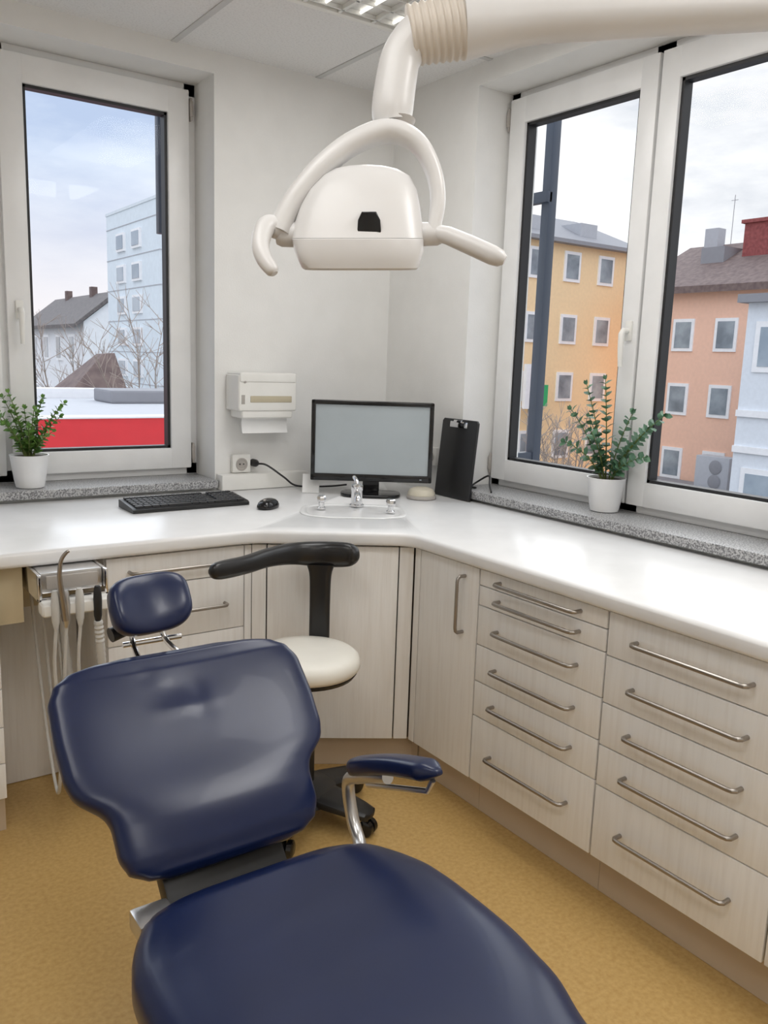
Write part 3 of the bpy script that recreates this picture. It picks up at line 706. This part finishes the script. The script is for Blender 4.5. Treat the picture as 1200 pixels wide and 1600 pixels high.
# shop with red canopy
t = thing('shop', 'flat roofed building with bright red fascia below the left window', 'building', (2,12,GZ))
part('wall', B().box((-4,9.2,GZ),(6.3,13.2,.60)), 'flatgrey', t, smooth=False)
part('roof', B().box((-4.1,9.1,.60),(6.4,13.3,.72)), 'flatgrey', t, smooth=False)
part('fascia', B().box((-4.2,8.8,-.6),(6.5,9.08,.735)), 'red', t, 'bright red fascia', smooth=False)
part('parapet', B().box((-4.2,8.79,.736),(6.5,9.08,.752)), 'frame', t, smooth=False)
part('roof_upstand', B().box((-4.1,13.0,.72),(6.4,13.3,.86)), 'frame', t, smooth=False)
part('roof_plant', B().box((3.6,11.6,.72),(5.0,12.4,.90),.03), 'roofgrey', t, smooth=False)
# yellow block
t = thing('apartment_building', 'yellow apartment building with grey roof behind the slate post', 'building', (26,28,GZ))
part('wall', B().box((20.5,25,GZ),(30.6,33,6.3)), 'yellow', t, smooth=False)
part('roof', B().loft([[V((20.2,24.6,6.3)),V((30.9,24.6,6.3)),V((30.9,33.4,6.3)),V((20.2,33.4,6.3))],[V((20.2,24.6,6.45)),V((30.9,24.6,6.45)),V((30.9,33.4,6.45)),V((20.2,33.4,6.45))],[V((22,27.5,7.8)),V((29.5,27.5,7.8)),V((29.5,31,7.8)),V((22,31,7.8))]]), 'roofgrey', t, smooth=False)
for z in (5.45,2.95,.6,-1.8):
    for x in (22.6,24.7,26.7,28.75): win(t, 'y', 25, x, z, .95, 1.2)
for x in (24.2,27.4): part('dormer', B().box((x,25.3,6.4),(x+1.0,27.6,7.3)), 'flatgrey', t, smooth=False)
# orange block
t = thing('apartment_building', 'orange apartment building with brown tiled roof', 'building', (32,20,GZ))
part('wall', B().box((28,14,GZ),(35,22.6,4.4)), 'orange', t, smooth=False)
part('roof', B().loft([[V((27.5,y,4.25)),V((31.5,y,6.2)),V((35.5,y,4.25)),V((35.5,y,4.5)),V((31.5,y,6.5)),V((27.5,y,4.5))] for y in (13.6,22.9)]), 'roofbrown', t, smooth=False)
for z in (2.75,.35,-2.1):
    for y in (20.3,18.5,16.6): win(t, 'x', 28, y, z, .92, 1.2)
part('chimney', B().box((30.0,17.5,5.0),(31.3,19.5,6.95)).box((29.9,17.4,6.95),(31.4,19.6,7.08)), 'brick', t, 'red brick chimney', smooth=False)
part('chimney', B().box((31,21.3,6.0),(31.5,21.9,7.1)), 'flatgrey', t, smooth=False)
part('dormer', B().box((29.6,20.0,5.0),(31.4,21.0,6.15)), 'roofgrey', t, smooth=False)
part('aerial', B().tube([(31.6,21.1,6.3),(31.6,21.1,8.4)],.014,6).tube([(31.6,20.95,8.2),(31.6,21.25,8.2)],.01,6), 'roofgrey', t)
# blue white block
t = thing('terrace_house', 'blue white house at the right edge of the right window', 'building', (25,12,GZ))
part('wall', B().box((24,6,GZ),(27.5,15.2,3.5)), 'bluewhite', t, smooth=False)
part('roof', B().box((23.7,5.8,3.5),(27.7,15.4,3.75)), 'roofgrey', t, smooth=False)
part('band', B().box((23.9,6,.1),(24.0,15.2,.3)).box((23.9,6,-1.0),(24.0,15.2,-.8)), 'frame', t, smooth=False)
for z in (2.2,-2.2):
    for y in (14.2,12.0): win(t, 'x', 24, y, z, 1.3, 1.5, 'glasspale')
# low annex with air conditioner
t = thing('annex', 'low flat roofed annex below the orange building', 'building', (26,17.5,GZ))
part('wall', B().box((24.5,15.4,GZ),(27.8,22.4,-2.9)), 'flatgrey', t, smooth=False)
part('roof', B().box((24.4,15.3,-2.9),(27.9,22.5,-2.7)), 'roofgrey', t, smooth=False)
t = thing('air_conditioner', 'grey air conditioner unit standing on the annex roof', 'air conditioner', (26.2,17.1,-2.7))
part('casing', B().box((25.9,16.5,-2.62),(26.5,17.8,-1.45),.03), 'flatgrey', t)
for z in (-2.3,-1.8): part('fan_grille', B().lathe([(.001,0),(.22,0),(.24,.02),(.22,.03),(.001,.02)], 24, fm((25.89,17.0,z),(0,1,0),(0,0,1),(-1,0,0))), 'roofgrey', t)
part('foot', B().box((25.9,16.6,-2.7),(26.5,16.7,-2.6)), 'roofgrey', t)
part('foot', B().box((25.9,17.6,-2.7),(26.5,17.7,-2.6)), 'roofgrey', t)
# shop sign on a post in front of the yellow facade
p = onY(832,605,24.3)
t = thing('shop_sign', 'red, white and green sign in front of the yellow facade beside the post', 'sign', (p.x,24.3,GZ))
part('board', B().box((p.x-.45,24.22,p.z-.85),(p.x+.3,24.38,p.z+.9)), 'frame', t, smooth=False)
part('green_panel', B().box((p.x+.3,24.22,p.z-.75),(p.x+.8,24.38,p.z+.1)), 'green', t, smooth=False)
part('red_mark', B().tube(catmull([(p.x+.12,24.2,p.z-.65),(p.x-.12,24.2,p.z-.3),(p.x+.1,24.2,p.z+.0),(p.x-.12,24.2,p.z+.3),(p.x+.1,24.2,p.z+.7)],6),.07,8), 'red', t)
part('sign_post', B().tube([(p.x-.1,24.3,GZ),(p.x-.1,24.3,p.z-.8)],.06,10), 'roofgrey', t)
# bare trees
def tree(label, loc, top, wide, n, seed, tr):
    random.seed(seed); b = B(); tw = B(); loc = V(loc); z0 = top-3.2
    b.tube([loc, loc+V((.03,.02,(z0-loc.z)*.5)), V((loc.x,loc.y,z0))], [.14,.11,.08], 8)
    for i in range(n):
        a = 2*math.pi*i/n+random.uniform(-.3,.3); rr = wide*random.uniform(.3,1); zt_ = top-random.uniform(0,1.2)
        p0 = V((loc.x,loc.y,z0-random.uniform(0,.3))); p3 = V((loc.x+math.cos(a)*rr, loc.y+math.sin(a)*rr*.6, zt_))
        pth = catmull([p0, p0.lerp(p3,.35)+V((math.cos(a)*rr*.15,math.sin(a)*rr*.1,-.1)), p0.lerp(p3,.7)+V((random.uniform(-.1,.1),0,0)), p3],4)
        b.tube(pth, [tr*(3.0-2.4*k/(len(pth)-1)) for k in range(len(pth))], 5)
        for k in range(4, len(pth)):
            for _ in range(2):
                dd = V((random.uniform(-1,1),random.uniform(-.6,.6),random.uniform(.2,1.1))).normalized(); L = random.uniform(.35,.8)
                q0 = pth[k]; q1 = q0+dd*L*.5+V((0,0,.05)); q2 = q0+dd*L+V((random.uniform(-.1,.1),0,.12))
                tw.tube([q0,q1,q2],[tr*1.0,tr*.8,tr*.5],4)
                for _ in range(2):
                    d2 = (dd+V((random.uniform(-1,1),random.uniform(-.5,.5),random.uniform(-.2,.7)))*.8).normalized()
                    tw.tube([q1,q1+d2*L*.55],[tr*.7,tr*.45],3)
    t = thing('bare_tree', label, 'tree', loc)
    part('trunk', b, 'bark', t); part('twigs', tw, 'twig', t)
p = onY(230,600,15.6); tree('bare tree standing before the pale blue tower block', (p.x,p.y,GZ), 2.25, .95, 6, 5, .007)
p = onY(108,600,20.0); tree('bare tree standing before the white house', (p.x,p.y,GZ), 1.9, 1.1, 6, 8, .008)
p = onY(878,700,17); tree('bare tree standing before the yellow apartment building', (p.x,p.y,GZ), .1, 1.6, 11, 12, .011)
# facade rails
t = thing('facade_post', 'slate grey steel post outside the right window', 'post', (3.0,2.98,GZ))
part('beam', B().box((2.975,2.955,GZ),(3.025,3.005,3.2),.004), 'post', t)
part('side_rail', B().box((2.95,3.10,2.05),(2.965,3.12,3.2),.003), 'post', t)
part('bracket', B().box((2.64,2.96,.95),(2.98,3.0,1.0),.003), 'post', t)
part('bracket', B().box((2.64,2.96,2.75),(2.98,3.0,2.80),.003), 'post', t)
part('bracket', B().box((2.955,2.955,2.17),(2.995,3.125,2.22),.003), 'post', t)
solo('blind_rail', B().box((1.375,3.70,1.93),(1.415,3.74,2.9),.004).box((1.375,3.60,2.70),(1.415,3.74,2.75),.003).box((1.41,3.70,1.95),(1.424,3.74,2.9),.002), 'post', 'dark vertical blind rail outside the left window', 'rail', (1.4,3.7,1.93))

# ---------------------------------------------------------------- light and sky
def area(loc, size, power, rot=(0,0,0), col=(1,.99,.975), sy_=None):
    l = bpy.data.lights.new('ceiling_or_fill_lamp', 'AREA'); l.energy = power; l.color = col; l.size = size
    if sy_: l.shape = 'RECTANGLE'; l.size_y = sy_
    o = bpy.data.objects.new('ceiling_or_fill_lamp', l); COL.objects.link(o); o.location = loc; o.rotation_euler = rot
area((1.6,2.05,CZ-.03), .5, 10, sy_=1.1)
area((.1,.9,CZ-.03), .6, 11, sy_=1.2)  # added room fill, unseen, no fixture here
area((1.66,.40,CZ-.03), .5, 14, sy_=.6)
area((.5,-.8,CZ-.03), .6, 9, sy_=1.0)  # added fill light behind the camera, without a fixture
def sun(d, e, ang, col):
    l = bpy.data.lights.new('fill_sun', 'SUN'); l.energy = e; l.angle = ang; l.color = col
    o = bpy.data.objects.new('fill_sun', l); COL.objects.link(o)
    o.rotation_euler = V(d).to_track_quat('-Z','Y').to_euler(); o.location = (0,0,30)
sun((.62,.55,-.56), 1.0, 1.0, (1,.97,.93))        # added soft sun from behind the room, brightens the facades
sun((-.60,-.62,-.62), 3.2, 1.9, (.97,.99,1))      # added wide sun from beyond the corner, boosts light through both windows
w = bpy.data.worlds.new('sky'); S.world = w; w.use_nodes = True
nt = w.node_tree; N = nt.nodes; L = nt.links; N.clear()
out = N.new('ShaderNodeOutputWorld'); bg = N.new('ShaderNodeBackground'); bg.inputs['Strength'].default_value = 1.28
tc = N.new('ShaderNodeTexCoord'); mp = N.new('ShaderNodeMapping'); mp.inputs['Scale'].default_value = (1,1,3.2)
nz = N.new('ShaderNodeTexNoise'); nz.inputs['Scale'].default_value = 3.4; nz.inputs['Detail'].default_value = 8; nz.inputs['Roughness'].default_value = .58
L.new(tc.outputs['Generated'], mp.inputs['Vector']); L.new(mp.outputs['Vector'], nz.inputs['Vector'])
rp = N.new('ShaderNodeValToRGB'); rp.color_ramp.elements[0].position = .38; rp.color_ramp.elements[1].position = .62
rp.color_ramp.elements[0].color = (.38,.46,.62,1); rp.color_ramp.elements[1].color = (.58,.64,.74,1)
L.new(nz.outputs['Fac'], rp.inputs['Fac'])
sx_ = N.new('ShaderNodeSeparateXYZ'); L.new(tc.outputs['Generated'], sx_.inputs['Vector'])
mr = N.new('ShaderNodeMapRange'); mr.inputs['From Min'].default_value = .0; mr.inputs['From Max'].default_value = .20; mr.inputs['To Min'].default_value = 1; mr.inputs['To Max'].default_value = 0
L.new(sx_.outputs['Z'], mr.inputs['Value'])
m1 = N.new('ShaderNodeMixRGB'); m1.inputs['Color2'].default_value = (.74,.69,.68,1)
L.new(mr.outputs['Result'], m1.inputs['Fac']); L.new(rp.outputs['Color'], m1.inputs['Color1'])
# brighter broken cloud towards the right window
rp2 = N.new('ShaderNodeValToRGB'); rp2.color_ramp.elements[0].position = .36; rp2.color_ramp.elements[1].position = .54
rp2.color_ramp.elements[0].color = (.57,.59,.63,1); rp2.color_ramp.elements[1].color = (.80,.80,.81,1)
L.new(nz.outputs['Fac'], rp2.inputs['Fac'])
m2 = N.new('ShaderNodeMixRGB'); L.new(rp2.outputs['Color'], m2.inputs['Color2'])
mx_ = N.new('ShaderNodeMapRange'); mx_.inputs['From Min'].default_value = .35; mx_.inputs['From Max'].default_value = .7; mx_.inputs['To Max'].default_value = 1
L.new(sx_.outputs['X'], mx_.inputs['Value']); L.new(mx_.outputs['Result'], m2.inputs['Fac']); L.new(m1.outputs['Color'], m2.inputs['Color1'])
L.new(m2.outputs['Color'], bg.inputs['Color']); L.new(bg.outputs[0], out.inputs[0])
